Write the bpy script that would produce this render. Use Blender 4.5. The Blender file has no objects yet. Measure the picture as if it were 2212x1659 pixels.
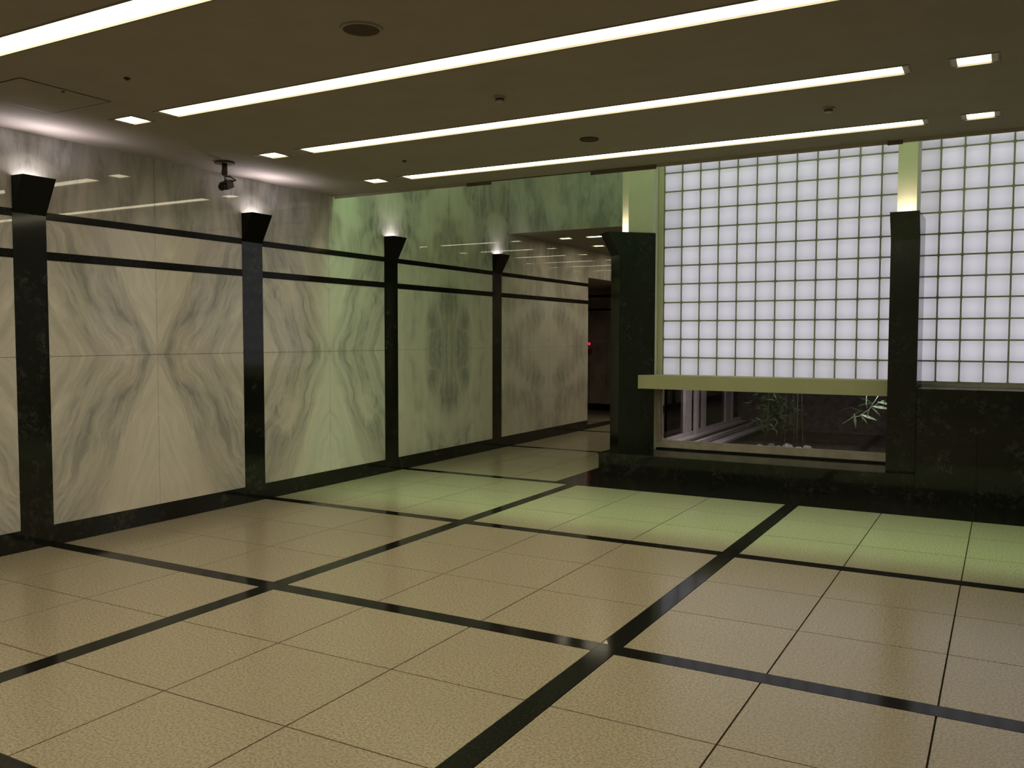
import bpy, bmesh, math, random
from mathutils import Vector, Matrix

random.seed(7)
S = 0.68                      # metres per floor tile; all coordinates below are in tiles
scene = bpy.context.scene
col = scene.collection

# ------------------------------------------------------------------ camera, world, exposure
def camera():
    yaw, pitch, roll = -0.512049, -0.0530441, 0.00152702
    cy, sy, cp, sp = math.cos(yaw), math.sin(yaw), math.cos(pitch), math.sin(pitch)
    fw = Vector((sy * cp, cy * cp, sp))
    rt = Vector((cy, -sy, 0))
    up = rt.cross(fw)
    c, s = math.cos(roll), math.sin(roll)
    r2 = rt * c + up * s
    u2 = up * c - rt * s
    m = Matrix((r2, u2, -fw)).transposed().to_4x4()
    m.translation = Vector((5.53544, -5.58889, 2.17364)) * S
    cd = bpy.data.cameras.new('camera')
    cd.sensor_fit = 'HORIZONTAL'
    cd.sensor_width = 36
    cd.lens = 36 * 1896.47 / 2212
    cd.clip_start = 0.05
    o = bpy.data.objects.new('camera', cd)
    o.matrix_world = m
    col.objects.link(o)
    scene.camera = o
camera()

vs = scene.view_settings
vs.view_transform = 'Standard'
vs.look = 'None'
vs.exposure = 0.0
vs.gamma = 1.0
vs.use_curve_mapping = False

world = bpy.data.worlds.new('world')
scene.world = world
world.use_nodes = True
world.node_tree.nodes['Background'].inputs[0].default_value = (0.5, 0.55, 0.6, 1)
world.node_tree.nodes['Background'].inputs[1].default_value = 0.02

STRIP_L = 9.6
STRIP_C = (1.0, 0.89, 0.62)
def area(name, loc, sx, sy, power, color, direction, spread=180):
    ld = bpy.data.lights.new(name, 'AREA')
    ld.shape = 'RECTANGLE'
    ld.size, ld.size_y = sx * S, sy * S
    ld.energy = power
    ld.color = color
    ld.spread = math.radians(spread)
    o = bpy.data.objects.new(name, ld)
    o.location = Vector(loc) * S
    o.rotation_euler = Vector(direction).to_track_quat('-Z', 'Y').to_euler()
    col.objects.link(o)
    return o
# the green fluorescent batten hidden above the edge of the low ceiling
area('green_fluorescent_batten', (2.5, 4.72, 5.5), 11.0, 0.22, 25, (0.55, 1.0, 0.46), (0, -0.11, -1), 58)
area('green_fluorescent_batten_up', (2.5, 4.75, 5.55), 11.0, 0.06, 55, (0.60, 1.0, 0.48), (0, 0.5, 1))
# unseen fill lights added for the planted court behind the window
area('court_fill', (2.6, 9.7, 3.5), 2.5, 1.5, 8, (0.98, 0.9, 1.0), (0, 0.15, -1))  # added fill, stands in for dim light from above
area('court_spill_fill', (2.3, 8.72, 1.47), 3.4, 0.10, 9, (1.0, 0.92, 0.97), (0, 0.25, -1))  # added fill, as spill from the light box onto sprig and rails
# lamps inside the first flared capitals, thrown up onto the ceiling
for yy in (-3.2, -0.2, 2.81):
    for sg in (-1, 0, 1):
        area('capital_uplight', (-2.932, yy + 0.04 * sg, 3.74), 0.05, 0.03, 1.9, (0.97, 0.87, 1.0), (1.15, 1.0 * sg, 1), 130)

# ------------------------------------------------------------------ helpers
ORG = {}
def tag(o, label=None, cat=None, group=None, kind=None):
    if label: o['label'] = label
    if cat: o['category'] = cat
    if group: o['group'] = group
    if kind: o['kind'] = kind
    return o

def empty(name, loc=(0, 0, 0)):
    o = bpy.data.objects.new(name, None)
    o.empty_display_size = 0.1
    o.location = Vector(loc) * S
    col.objects.link(o)
    ORG[o.name] = Vector(loc)
    return o

class MB:
    def __init__(self):
        self.v, self.f, self.uv, self.sm = [], [], [], []
    def face(self, pts, uv=None, smooth=False):
        n = len(self.v)
        self.v += [Vector(p) for p in pts]
        self.f.append(list(range(n, n + len(pts))))
        self.uv.append(uv)
        self.sm.append(smooth)
        return self
    def hull(self, lo, up, cap=True, smooth=False):
        """two rings with the same count -> closed prism (lo and up anticlockwise seen from above)"""
        n = len(lo)
        for i in range(n):
            j = (i + 1) % n
            self.face([lo[i], lo[j], up[j], up[i]], smooth=smooth)
        if cap:
            self.face(list(reversed(lo)))
            self.face(up)
        return self
    def box(self, x0, x1, y0, y1, z0, z1):
        lo = [(x0, y0, z0), (x1, y0, z0), (x1, y1, z0), (x0, y1, z0)]
        up = [(p[0], p[1], z1) for p in lo]
        return self.hull(lo, up)
    def prism(self, poly, z0, z1):
        return self.hull([(p[0], p[1], z0) for p in poly], [(p[0], p[1], z1) for p in poly])
    def bevbox(self, x0, x1, y0, y1, z0, z1, b):
        """box with chamfered top edges"""
        lo = [(x0, y0, z0), (x1, y0, z0), (x1, y1, z0), (x0, y1, z0)]
        md = [(p[0], p[1], z1 - b) for p in lo]
        up = [(x0 + b, y0 + b, z1), (x1 - b, y0 + b, z1), (x1 - b, y1 - b, z1), (x0 + b, y1 - b, z1)]
        self.hull(lo, md, cap=False)
        self.hull(md, up, cap=False)
        self.face(list(reversed(lo)))
        self.face(up)
        return self
    def tube(self, path, rad, n=10, cap=True):
        path = [Vector(p) for p in path]
        rings = []
        for i, p in enumerate(path):
            d = (path[min(i + 1, len(path) - 1)] - path[max(i - 1, 0)]).normalized()
            a = d.orthogonal().normalized() if i == 0 else (rings_a - d * rings_a.dot(d)).normalized()
            rings_a = a
            b = d.cross(a)
            r = rad[i] if isinstance(rad, (list, tuple)) else rad
            rings.append([p + (a * math.cos(2 * math.pi * k / n) + b * math.sin(2 * math.pi * k / n)) * r for k in range(n)])
        for i in range(len(rings) - 1):
            for k in range(n):
                j = (k + 1) % n
                self.face([rings[i][k], rings[i][j], rings[i + 1][j], rings[i + 1][k]], smooth=True)
        if cap:
            self.face(list(reversed(rings[0])))
            self.face(rings[-1])
        return self
    def build(self, name, mat, parent=None):
        o_w = ORG.get(parent.name, Vector((0, 0, 0))) if parent else Vector((0, 0, 0))
        me = bpy.data.meshes.new(name)
        bm = bmesh.new()
        vmap = {}
        def V(p):
            k = (round(p.x, 5), round(p.y, 5), round(p.z, 5))
            if k not in vmap:
                vmap[k] = bm.verts.new((p - o_w) * S)
            return vmap[k]
        uvl = bm.loops.layers.uv.new('UVMap') if any(self.uv) else None
        for f, uv, sm in zip(self.f, self.uv, self.sm):
            vv = []
            for i in f:
                q = V(self.v[i])
                if q not in vv:
                    vv.append(q)
            if len(vv) < 3:
                continue
            try:
                fc = bm.faces.new(vv)
            except ValueError:
                continue
            fc.smooth = sm
            if uvl and uv and len(vv) == len(f):
                for l, c in zip(fc.loops, uv):
                    l[uvl].uv = c
        bmesh.ops.recalc_face_normals(bm, faces=bm.faces)
        bm.to_mesh(me)
        bm.free()
        me.materials.append(mat)
        o = bpy.data.objects.new(name, me)
        col.objects.link(o)
        if parent:
            o.parent = parent
        ORG[o.name] = o_w.copy()
        return o

def inst(src, parent, loc, name=None):
    """linked copy of a mesh object, moved by loc (tiles)"""
    o = src.copy()
    col.objects.link(o)
    o.parent = parent
    o.location = Vector(loc) * S
    return o

# ------------------------------------------------------------------ materials
def new_mat(name):
    m = bpy.data.materials.new(name)
    m.use_nodes = True
    nt = m.node_tree
    nt.nodes.clear()
    return m, nt

class N:
    def __init__(self, nt): self.nt = nt
    def node(self, t, **kw):
        n = self.nt.nodes.new(t)
        for k, v in kw.items():
            setattr(n, k, v)
        return n
    def put(self, sock, v):
        if hasattr(v, 'is_linked') or isinstance(v, bpy.types.NodeSocket):
            self.nt.links.new(v, sock)
        else:
            sock.default_value = v
    def math(self, op, a, b=0.0, c=None, clamp=False):
        n = self.node('ShaderNodeMath', operation=op)
        n.use_clamp = clamp
        self.put(n.inputs[0], a)
        self.put(n.inputs[1], b)
        if c is not None: self.put(n.inputs[2], c)
        return n.outputs[0]
    def comb(self, x, y, z=0.0):
        n = self.node('ShaderNodeCombineXYZ')
        for i, q in enumerate((x, y, z)): self.put(n.inputs[i], q)
        return n.outputs[0]
    def noise(self, vec, scale, detail=4, rough=0.55, dist=0.0):
        n = self.node('ShaderNodeTexNoise')
        self.put(n.inputs['Vector'], vec)
        n.inputs['Scale'].default_value = scale
        n.inputs['Detail'].default_value = detail
        n.inputs['Roughness'].default_value = rough
        n.inputs['Distortion'].default_value = dist
        return n.outputs['Fac']
    def smooth(self, v, a, b, lo=0.0, hi=1.0):
        n = self.node('ShaderNodeMapRange')
        n.interpolation_type = 'SMOOTHSTEP'
        self.put(n.inputs[0], v)
        for i, q in zip((1, 2, 3, 4), (a, b, lo, hi)): n.inputs[i].default_value = q
        return n.outputs[0]
    def mix(self, f, a, b):
        n = self.node('ShaderNodeMix', data_type='RGBA')
        self.put(n.inputs[0], f)
        self.put(n.inputs[6], a if not isinstance(a, tuple) else (*a, 1))
        self.put(n.inputs[7], b if not isinstance(b, tuple) else (*b, 1))
        return n.outputs[2]
    def pos(self):
        g = self.node('ShaderNodeNewGeometry')
        n = self.node('ShaderNodeVectorMath', operation='SCALE')
        self.nt.links.new(g.outputs['Position'], n.inputs[0])
        n.inputs['Scale'].default_value = 1 / S
        return n.outputs[0]
    def principled(self, color, rough=0.5, spec=0.5, metallic=0.0, normal=None):
        b = self.node('ShaderNodeBsdfPrincipled')
        self.put(b.inputs['Base Color'], color if not isinstance(color, tuple) else (*color, 1))
        self.put(b.inputs['Roughness'], rough)
        self.put(b.inputs['Specular IOR Level'], spec)
        b.inputs['Metallic'].default_value = metallic
        if normal: self.nt.links.new(normal, b.inputs['Normal'])
        return b
    def out(self, sh):
        o = self.node('ShaderNodeOutputMaterial')
        self.nt.links.new(sh, o.inputs[0])

def plain(name, color, rough=0.6, spec=0.4, metallic=0.0, var=0.12, scale=6):
    m, nt = new_mat(name); n = N(nt)
    f = n.noise(n.pos(), scale, 4)
    c = n.mix(n.smooth(f, 0.3, 0.7), tuple(x * (1 - var) for x in color), tuple(min(1, x * (1 + var)) for x in color))
    n.out(n.principled(c, rough, spec, metallic).outputs[0])
    return m

def emit(name, color, strength):
    m, nt = new_mat(name); n = N(nt)
    e = n.node('ShaderNodeEmission')
    e.inputs[0].default_value = (*color, 1)
    e.inputs[1].default_value = strength
    n.out(e.outputs[0])
    return m

def marble(name, kind, seed, rough=0.012):
    """book-matched white marble; UV = distance from the centre of the bay, in tiles"""
    m, nt = new_mat(name); n = N(nt)
    mul = lambda a, b: n.math('MULTIPLY', a, b)
    add = lambda a, b: n.math('ADD', a, b)
    uv = n.node('ShaderNodeUVMap').outputs[0]
    sp = n.node('ShaderNodeSeparateXYZ')
    nt.links.new(uv, sp.inputs[0])
    u, v = sp.outputs[0], sp.outputs[1]
    wv = n.comb(u, v, seed)
    w1 = n.math('SUBTRACT', n.noise(wv, 0.9, 2), 0.5)
    w2 = n.math('SUBTRACT', n.noise(wv, 2.6, 3), 0.5)
    warp = add(mul(w1, 0.45), mul(w2, 0.14))
    if kind == 'X':
        s = add(n.math('SUBTRACT', mul(u, 0.88), mul(v, 0.45)), warp)
        t = add(mul(u, 0.45), mul(v, 0.88))
        macro = mul(n.smooth(s, -0.12, 0.10), n.smooth(s, 1.0, 0.35, 0.38, 1.0))
        macro = add(mul(macro, 0.66), 0.34)
        st = n.comb(mul(s, 3.4), mul(t, 0.42), seed)
    elif kind == 'O':
        a = mul(u, 1.40); b = mul(v, 0.88)
        r = n.math('SQRT', add(mul(a, a), mul(b, b)))
        s = add(r, mul(warp, 1.3))
        macro = add(mul(n.smooth(s, 1.16, 0.80), 0.70), mul(n.smooth(n.noise(wv, 1.15, 2), 0.44, 0.60), mul(n.smooth(s, 1.2, 1.6), 0.70)))
        macro = add(macro, 0.26)
        st = n.comb(mul(add(u, mul(warp, 0.8)), 3.6), mul(add(v, mul(w1, 0.8)), 0.75), seed)
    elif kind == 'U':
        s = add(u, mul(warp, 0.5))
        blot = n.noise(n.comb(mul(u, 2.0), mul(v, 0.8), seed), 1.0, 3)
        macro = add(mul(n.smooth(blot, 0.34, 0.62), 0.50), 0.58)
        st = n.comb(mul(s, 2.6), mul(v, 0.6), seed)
    else:
        s = add(u, mul(warp, 0.9))
        macro = add(mul(n.smooth(n.noise(wv, 1.3, 3), 0.40, 0.62), 0.62), 0.12)
        st = n.comb(mul(s, 3.6), mul(v, 0.55), seed)
    streak = n.smooth(n.noise(st, 1.5, 8, 0.64, 0.5), 0.32, 0.68)
    fine = n.smooth(n.noise(st, 4.2, 6, 0.66, 0.7), 0.42, 0.72)
    pocket = n.smooth(n.noise(wv, 1.7, 3, 0.55, 0.6), 0.56, 0.70)
    g = mul(macro, add(mul(streak, 0.62), 0.34))
    g = add(g, mul(mul(fine, add(macro, 0.10)), 0.30))
    g = n.math('MULTIPLY', g, n.math('SUBTRACT', 1.0, mul(pocket, 0.45)), clamp=True)
    line = mul(n.smooth(n.noise(st, 2.3, 6, 0.62, 0.6), 0.60, 0.70), macro)
    c = n.mix(g, (0.62, 0.60, 0.56) if kind == 'U' else (0.82, 0.785, 0.715), (0.25, 0.25, 0.24) if kind == 'U' else (0.31, 0.31, 0.295))  # 'U' stone is greyed, dimness of the wall top put into its colour
    c = n.mix(mul(line, 0.30), c, (0.17, 0.18, 0.165))
    blush = n.smooth(n.noise(wv, 0.9, 2), 0.42, 0.66)
    c = n.mix(mul(blush, 0.35), c, (0.66, 0.575, 0.51))
    n.out(n.principled(c, rough, 0.45).outputs[0])
    return m

def verde(name, vein=1.0, rough=0.09, cl=0.7):
    """near-black green serpentine marble with pale veins"""
    m, nt = new_mat(name); n = N(nt)
    p = n.pos()
    a = n.noise(p, 2.3, 5, 0.6, 1.2)
    b = n.noise(p, 6.0, 6, 0.65, 1.6)
    v1 = n.math('ABSOLUTE', n.math('SUBTRACT', b, 0.5))
    veins = n.math('MULTIPLY', n.smooth(v1, 0.022, 0.0), n.smooth(a, 0.52, 0.72))
    cloud = n.math('MULTIPLY', n.smooth(n.noise(p, 11.0, 6, 0.7, 0.8), 0.46, 0.70), n.smooth(a, 0.42, 0.62))
    c = n.mix(n.math('MULTIPLY', cloud, cl), (0.009, 0.0105, 0.008), (0.052, 0.052, 0.042))
    c = n.mix(n.math('MULTIPLY', veins, 0.45 * vein), c, (0.16, 0.17, 0.145))
    n.out(n.principled(c, rough, 0.42).outputs[0])
    return m

def granite(name):
    m, nt = new_mat(name); n = N(nt)
    p = n.pos()
    g1 = n.noise(p, 58, 4, 0.7)
    g2 = n.noise(p, 66, 2, 0.6)
    big = n.noise(p, 1.3, 3)
    oi = n.node('ShaderNodeObjectInfo').outputs['Random']
    c = n.mix(n.smooth(g1, 0.38, 0.58), (0.29, 0.24, 0.16), (0.49, 0.425, 0.315))
    c = n.mix(n.math('MULTIPLY', n.smooth(g2, 0.60, 0.67), 0.70), c, (0.20, 0.165, 0.115))
    c = n.mix(n.math('MULTIPLY', n.smooth(big, 0.35, 0.65), 0.22), c, (0.36, 0.31, 0.23))
    c = n.mix(n.math('MULTIPLY', oi, 0.14), c, (0.31, 0.26, 0.19))
    n.out(n.principled(c, 0.20, 0.42).outputs[0])
    return m

def black_granite(name, rough=0.10):
    m, nt = new_mat(name); n = N(nt)
    p = n.pos()
    c = n.mix(n.smooth(n.noise(p, 40, 4, 0.7), 0.45, 0.75), (0.010, 0.010, 0.008), (0.03, 0.029, 0.024))
    n.out(n.principled(c, rough, 0.105).outputs[0])
    return m

def block_glass(name):
    """moulded translucent glass: lets the light box behind shine through, glossy skin"""
    m, nt = new_mat(name); n = N(nt)
    tr = n.node('ShaderNodeBsdfTranslucent'); tr.inputs[0].default_value = (0.90, 0.90, 0.93, 1)
    df = n.node('ShaderNodeBsdfDiffuse'); df.inputs[0].default_value = (0.62, 0.64, 0.62, 1)
    gl = n.node('ShaderNodeBsdfGlossy'); gl.inputs['Roughness'].default_value = 0.10
    fr = n.node('ShaderNodeFresnel'); fr.inputs[0].default_value = 1.42
    mx = n.node('ShaderNodeMixShader'); mx.inputs[0].default_value = 0.14
    nt.links.new(tr.outputs[0], mx.inputs[1]); nt.links.new(df.outputs[0], mx.inputs[2])
    m2 = n.node('ShaderNodeMixShader')
    nt.links.new(fr.outputs[0], m2.inputs[0])
    nt.links.new(mx.outputs[0], m2.inputs[1]); nt.links.new(gl.outputs[0], m2.inputs[2])
    n.out(m2.outputs[0])
    return m

def clear_glass(name, tint, ior=1.45):
    m, nt = new_mat(name); n = N(nt)
    t = n.node('ShaderNodeBsdfTransparent'); t.inputs[0].default_value = (*tint, 1)
    gl = n.node('ShaderNodeBsdfGlossy'); gl.inputs['Roughness'].default_value = 0.02
    fr = n.node('ShaderNodeFresnel'); fr.inputs[0].default_value = ior
    mx = n.node('ShaderNodeMixShader')
    nt.links.new(fr.outputs[0], mx.inputs[0])
    nt.links.new(t.outputs[0], mx.inputs[1]); nt.links.new(gl.outputs[0], mx.inputs[2])
    n.out(mx.outputs[0])
    return m

M = {
 'ceiling': plain('ceiling_paint', (0.305, 0.272, 0.228), 0.85, 0.2, var=0.03, scale=3),
 'plaster': plain('cream_plaster', (0.62, 0.58, 0.45), 0.7, 0.25, var=0.03, scale=3),
 'granite': granite('beige_granite'),
 'black': black_granite('black_granite'),
 'grout': plain('floor_grout', (0.055, 0.042, 0.024), 0.9, 0.1),
 'verde': verde('verde_marble'),
 'shelf': plain('shelf_paint', (0.47, 0.42, 0.28), 0.7, 0.25, var=0.03, scale=3),
 'well_white': plain('well_white', (0.75, 0.75, 0.72), 0.9, 0.1, var=0.02),
 'capital': plain('capital_marble', (0.006, 0.0055, 0.0045), 0.22, 0.15),
 'verde_dark': verde('verde_marble_dull', 0.5, 0.16, 0.25),
 'backing': plain('wall_backing', (0.35, 0.33, 0.28), 0.9, 0.1),
 'strip': emit('strip_diffuser', STRIP_C, STRIP_L),
 'square': emit('square_diffuser', STRIP_C, STRIP_L),
 'trim_metal': plain('grey_trim', (0.17, 0.155, 0.12), 0.5, 0.4),
 'cap_grey': plain('end_cap_grey', (0.58, 0.53, 0.45), 0.5, 0.3),
 'trough': plain('trough_metal', (0.46, 0.44, 0.37), 0.55, 0.4),
 'trough_dark': plain('trough_metal_dark', (0.15, 0.14, 0.10), 0.6, 0.3),
 'lamp_cool': emit('uplight_cool', (1.0, 0.90, 0.86), 48),
 'lamp_warm': emit('uplight_warm', (1.0, 0.87, 0.66), 440),
 'block': block_glass('glass_block'),
 'mortar': plain('block_mortar', (0.30, 0.29, 0.19), 0.8, 0.2),
 'lightbox': emit('light_box_panel', (0.93, 0.90, 1.0), 1.14),
 'white_box': plain('light_box_white', (0.8, 0.8, 0.8), 0.8, 0.1),
 'frame': plain('window_frame_metal', (0.42, 0.355, 0.32), 0.45, 0.4),
 'court_frame': plain('court_frame_metal', (0.50, 0.44, 0.42), 0.5, 0.4),
 'pane': clear_glass('window_pane', (0.80, 0.80, 0.80)),
 'court_pane': clear_glass('court_pane', (0.10, 0.10, 0.10)),
 'court_wall': plain('court_granite', (0.075, 0.062, 0.060), 0.5, 0.3, var=0.5, scale=7),
 'soil': plain('court_soil', (0.045, 0.035, 0.03), 0.95, 0.1, var=0.5, scale=14),
 'concrete': plain('court_concrete', (0.34, 0.31, 0.31), 0.85, 0.2, var=0.2, scale=20),
 'stone': plain('pale_stone', (0.50, 0.45, 0.42), 0.8, 0.2, var=0.3, scale=24),
 'leaf': plain('bamboo_leaf', (0.50, 0.66, 0.42), 0.45, 0.4, var=0.3, scale=18),
 'leaf_dark': plain('bamboo_leaf_dark', (0.05, 0.078, 0.028), 0.5, 0.3, var=0.4, scale=18),
 'culm': plain('bamboo_culm', (0.11, 0.11, 0.06), 0.5, 0.3, var=0.3, scale=15),
 'dark_metal': plain('dark_metal', (0.03, 0.028, 0.024), 0.5, 0.4),
 'grille': plain('speaker_grille', (0.075, 0.055, 0.035), 0.8, 0.2, var=0.3, scale=60),
 'cream_metal': plain('cream_metal', (0.36, 0.33, 0.26), 0.5, 0.4),
 'cam_body': plain('camera_body', (0.06, 0.05, 0.04), 0.45, 0.4),
 'cam_black': plain('camera_black', (0.008, 0.007, 0.007), 0.35, 0.4),
 'olive': plain('olive_bracket', (0.055, 0.046, 0.022), 0.5, 0.4),
 'steel': plain('steel', (0.45, 0.45, 0.43), 0.35, 0.5, metallic=0.6),
 'red': plain('alarm_red', (0.30, 0.02, 0.02), 0.4, 0.4),
 'red_lamp': emit('alarm_lamp', (1.0, 0.05, 0.12), 0.6),
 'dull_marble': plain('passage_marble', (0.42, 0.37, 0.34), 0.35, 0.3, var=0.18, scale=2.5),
}
MARB = [marble('marble_bay_a', 'X', 1.3), marble('marble_bay_b', 'X', 4.1), marble('marble_bay_c', 'O', 7.7),
        marble('marble_bay_d', 'V', 11.2), marble('marble_corridor', 'V', 15.9)]
MARB_UP_DIM = marble('marble_upper_dimmed', 'U', 21.4)  # greyer stone, with the weak light near the ceiling painted in
MARB_WELL = marble('marble_well', 'O', 33.1)
MARB_BULK = marble('marble_far_bulkhead', 'U', 15.9, 0.28)

# ------------------------------------------------------------------ key dimensions (tiles)
XW = -3.08                   # left marble wall
ZC = 4.22                    # low ceiling
YE = 4.40                    # edge of the low ceiling, start of the light well
YB = 9.60                    # far side of the light well
YG = 8.15                    # glass-block plane
XR, YN = 8.2, -9.2           # unseen right and near walls
TX, TY, LW = 1.0, 0.97118, 0.1624
PX, PY = 3 * TX + LW, 3 * TY + LW
h = LW / 2

# ------------------------------------------------------------------ floor
floor = MB().box(-8.2, XR, YN, 21.2, -0.30, -0.012).build('floor', M['grout'])
tag(floor, kind='structure')
G = 0.0055
tile_cache = {}
def tile(x0, x1, y0, y1, mat='granite', name='floor_tile', g=G):
    key = (round(x1 - x0, 3), round(y1 - y0, 3), mat, name)
    if key not in tile_cache:
        w, d = x1 - x0, y1 - y0
        o = MB().box(g, w - g, g, d - g, -0.03, 0.0).build(name, M[mat], floor)
        o.location = Vector((x0, y0, 0)) * S
        tile_cache[key] = o
        return o
    return inst(tile_cache[key], floor, (x0, y0, 0))

xcells = []                                     # columns of beige tiles
for n in range(-1, 4):
    a = n * PX + h
    for k in range(3):
        x0, x1 = a + k * TX, a + (k + 1) * TX
        if x0 >= XW - 0.02 and x0 < XR: xcells.append((x0, min(x1, XR)))
ycells = []
for n in range(-3, 2):
    a = n * PY + h
    for k in range(3):
        ycells.append((a + k * TY, a + (k + 1) * TY))
YBD = 2 * PY - h                                # near edge of the dark border
for (x0, x1) in xcells:
    for (y0, y1) in ycells:
        tile(x0, x1, y0, y1)
# dark strips: along the room (constant x) and across it (constant y)
for n in range(0, 3):
    for k in range(-3, 2):
        tile(n * PX - h, n * PX + h, k * PY + h, (k + 1) * PY - h, 'black', 'floor_strip', 0.001)
for k in range(-3, 2):
    for n in range(-1, 3):
        x0 = n * PX + h if n >= 0 else XW
        tile(x0, min((n + 1) * PX - h, XR), k * PY - h, k * PY + h, 'black', 'floor_strip', 0.001)
    for n in range(0, 3):
        tile(n * PX - h, n * PX + h, k * PY - h, k * PY + h, 'black', 'floor_strip', 0.001)
# dark border at the foot of the plinth, one tile deep plus the strip, with faint joints
XPL, YP = -0.075, 7.21                          # plinth left side / plinth front
bx = [XPL - 0.27, h, 1 + h, 2 + h, PX - h, PX + h, PX + 1 + h, PX + 2 + h, XR]
for a, b in zip(bx[:-1], bx[1:]):
    tile(a, b, YBD, YP + 0.05, 'black', 'border_tile', 0.002)
tile(XW, XPL - 0.27, YBD, YBD + LW, 'black', 'floor_strip', 0.001)
yc = YBD + LW
B4 = 9.70
far_rows = [yc, yc + 1.15, yc + 2.3, B4 - h]
for a, b in zip(far_rows[:-1], far_rows[1:]):
    tile(XPL - 0.27, XPL + 0.02, max(a, YP + 0.05), b, 'black', 'border_tile', 0.002)
    for x0, x1 in ((XW, XW + 1), (XW + 1, XW + 2), (XW + 2, XPL - 0.27)):
        tile(x0, x1, a, b)
B5 = 13.05
tile(XW, 0.52, B4 - h, B4 + h, 'black', 'floor_strip', 0.001)
rows = [B4 + h, B4 + h + 1.06, B4 + h + 2.12, B5 - h]
for a, b in zip(rows[:-1], rows[1:]):
    for x0, x1 in ((XW, XW + 1.2), (XW + 1.2, XW + 2.4), (XW + 2.4, 0.52)):
        tile(x0, x1, a, b)
tile(XW, 0.52, B5 - h, B5 + h, 'black', 'floor_strip', 0.001)
rows = [B5 + h, 14.9, 16.7, 18.5, 20.9]
for a, b in zip(rows[:-1], rows[1:]):
    for x0, x1 in ((XW, XW + 1.2), (XW + 1.2, XW + 2.4), (XW + 2.4, 0.52)):
        tile(x0, x1, a, b)
tile(XW - 0.42, XW, 13.42, 18.48, 'black', 'floor_strip', 0.001)
for x0, x1 in ((-4.7, -3.50), (-5.9, -4.7), (-7.1, -5.9)):
    for a, b in ((13.42, 15.05), (15.05, 15.15), (15.15, 16.8), (16.8, 18.48)):
        tile(x0, x1, a, b, 'black' if b - a < 0.2 else 'granite', 'floor_strip' if b - a < 0.2 else 'floor_tile')
# a small pale triangle where two dark strips cross
MB().prism([(PX - h + 0.004, h + 0.002), (PX - h + 0.052, h + 0.002), (PX - h + 0.004, h + 0.085)], -0.02, 0.0006).build('pale_triangle', M['stone'], floor)

# ------------------------------------------------------------------ left marble wall
wall_left = empty('wall_left')
tag(wall_left, kind='structure')
bk = MB().box(XW - 0.25, XW - 0.012, YN, 13.40, 0, 6.2)
bk.box(XW - 0.25, XW - 0.012, 13.40, 16.6, 3.58, 4.4).box(XW - 0.25, XW - 0.012, 16.6, 21.0, 0, 4.4)
bk.build('backing_wall', M['backing'], wall_left)

def slab(y0, y1, z0, z1, yc, mat, parent=wall_left, gap=0.0022):
    y0 += gap; y1 -= gap; z0 += gap; z1 -= gap
    xf, xb = XW, XW - 0.02
    uvq = lambda y, z: (abs(y - yc), abs(z - 1.968))
    b = MB()
    cuts = [y0, yc, y1] if y0 < yc < y1 else [y0, y1]
    for ya, yb in zip(cuts[:-1], cuts[1:]):
        b.face([(xf, ya, z0), (xf, yb, z0), (xf, yb, z1), (xf, ya, z1)],
               [uvq(ya, z0), uvq(yb, z0), uvq(yb, z1), uvq(ya, z1)])
    lo = [(xf, y0, z0), (xf, y1, z0), (xf, y1, z1), (xf, y0, z1)]
    hi = [(xb, p[1], p[2]) for p in lo]
    for i in range(4):
        j = (i + 1) % 4
        q = [lo[i], lo[j], hi[j], hi[i]]
        b.face(q, [uvq(p[1], p[2]) for p in q])
    b.build('marble_slab', mat, parent)

PIL = [(-6.37, -6.02), (-3.37, -3.02), (-0.37, -0.02), (2.633, 2.985), (5.605, 5.952), (8.97, 9.318)]
BAY = [(YN, -6.37, 2), (-6.02, -3.37, 1), (-3.02, -0.37, 0), (-0.02, 2.633, 0), (2.985, 5.605, 1), (5.952, 8.97, 2), (9.318, 13.40, 3)]
BANDS = [(2.958, 3.042), (3.368, 3.442)]
BZ = 0.212
for (y0, y1, k) in BAY:
    yc_ = (y0 + y1) / 2
    if y0 == YN: yc_ = y1 - 1.31
    for a, b in ((y0, yc_), (yc_, y1)):
        slab(a, b, BZ, 1.968, yc_, MARB[k])
        slab(a, b, 1.968, BANDS[0][0], yc_, MARB[k])
        slab(a, b, BANDS[0][1], BANDS[1][0], yc_, MARB[k])
# above the bands: slabs centred on the pilasters, joints in the middle of the bays
mids = [YN] + [(a + b) / 2 for a, b, k in BAY[1:6]] + [YB, (9.318 + 13.4) / 2, 13.40]
for a, b in zip(mids[:-1], mids[1:]):
    well = 4.2 < a < YB - 0.1
    pc = min([(p[0] + p[1]) / 2 for p in PIL], key=lambda c: abs(c - (a + b) / 2))
    slab(a, b, BANDS[1][1], 6.1 if well else ZC + 0.02, pc, MARB_UP_DIM if b < 4.4 else (MARB[4] if a > YB else MARB_WELL))
# over and beyond the side opening
slab(13.40, 15.0, 3.58, ZC + .02, 14.5, MARB[3]); slab(15.0, 16.6, 3.58, ZC + .02, 15.5, MARB[3])
slab(16.6, 20.9, BZ, ZC + .02, 18.6, MARB[3])

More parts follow.
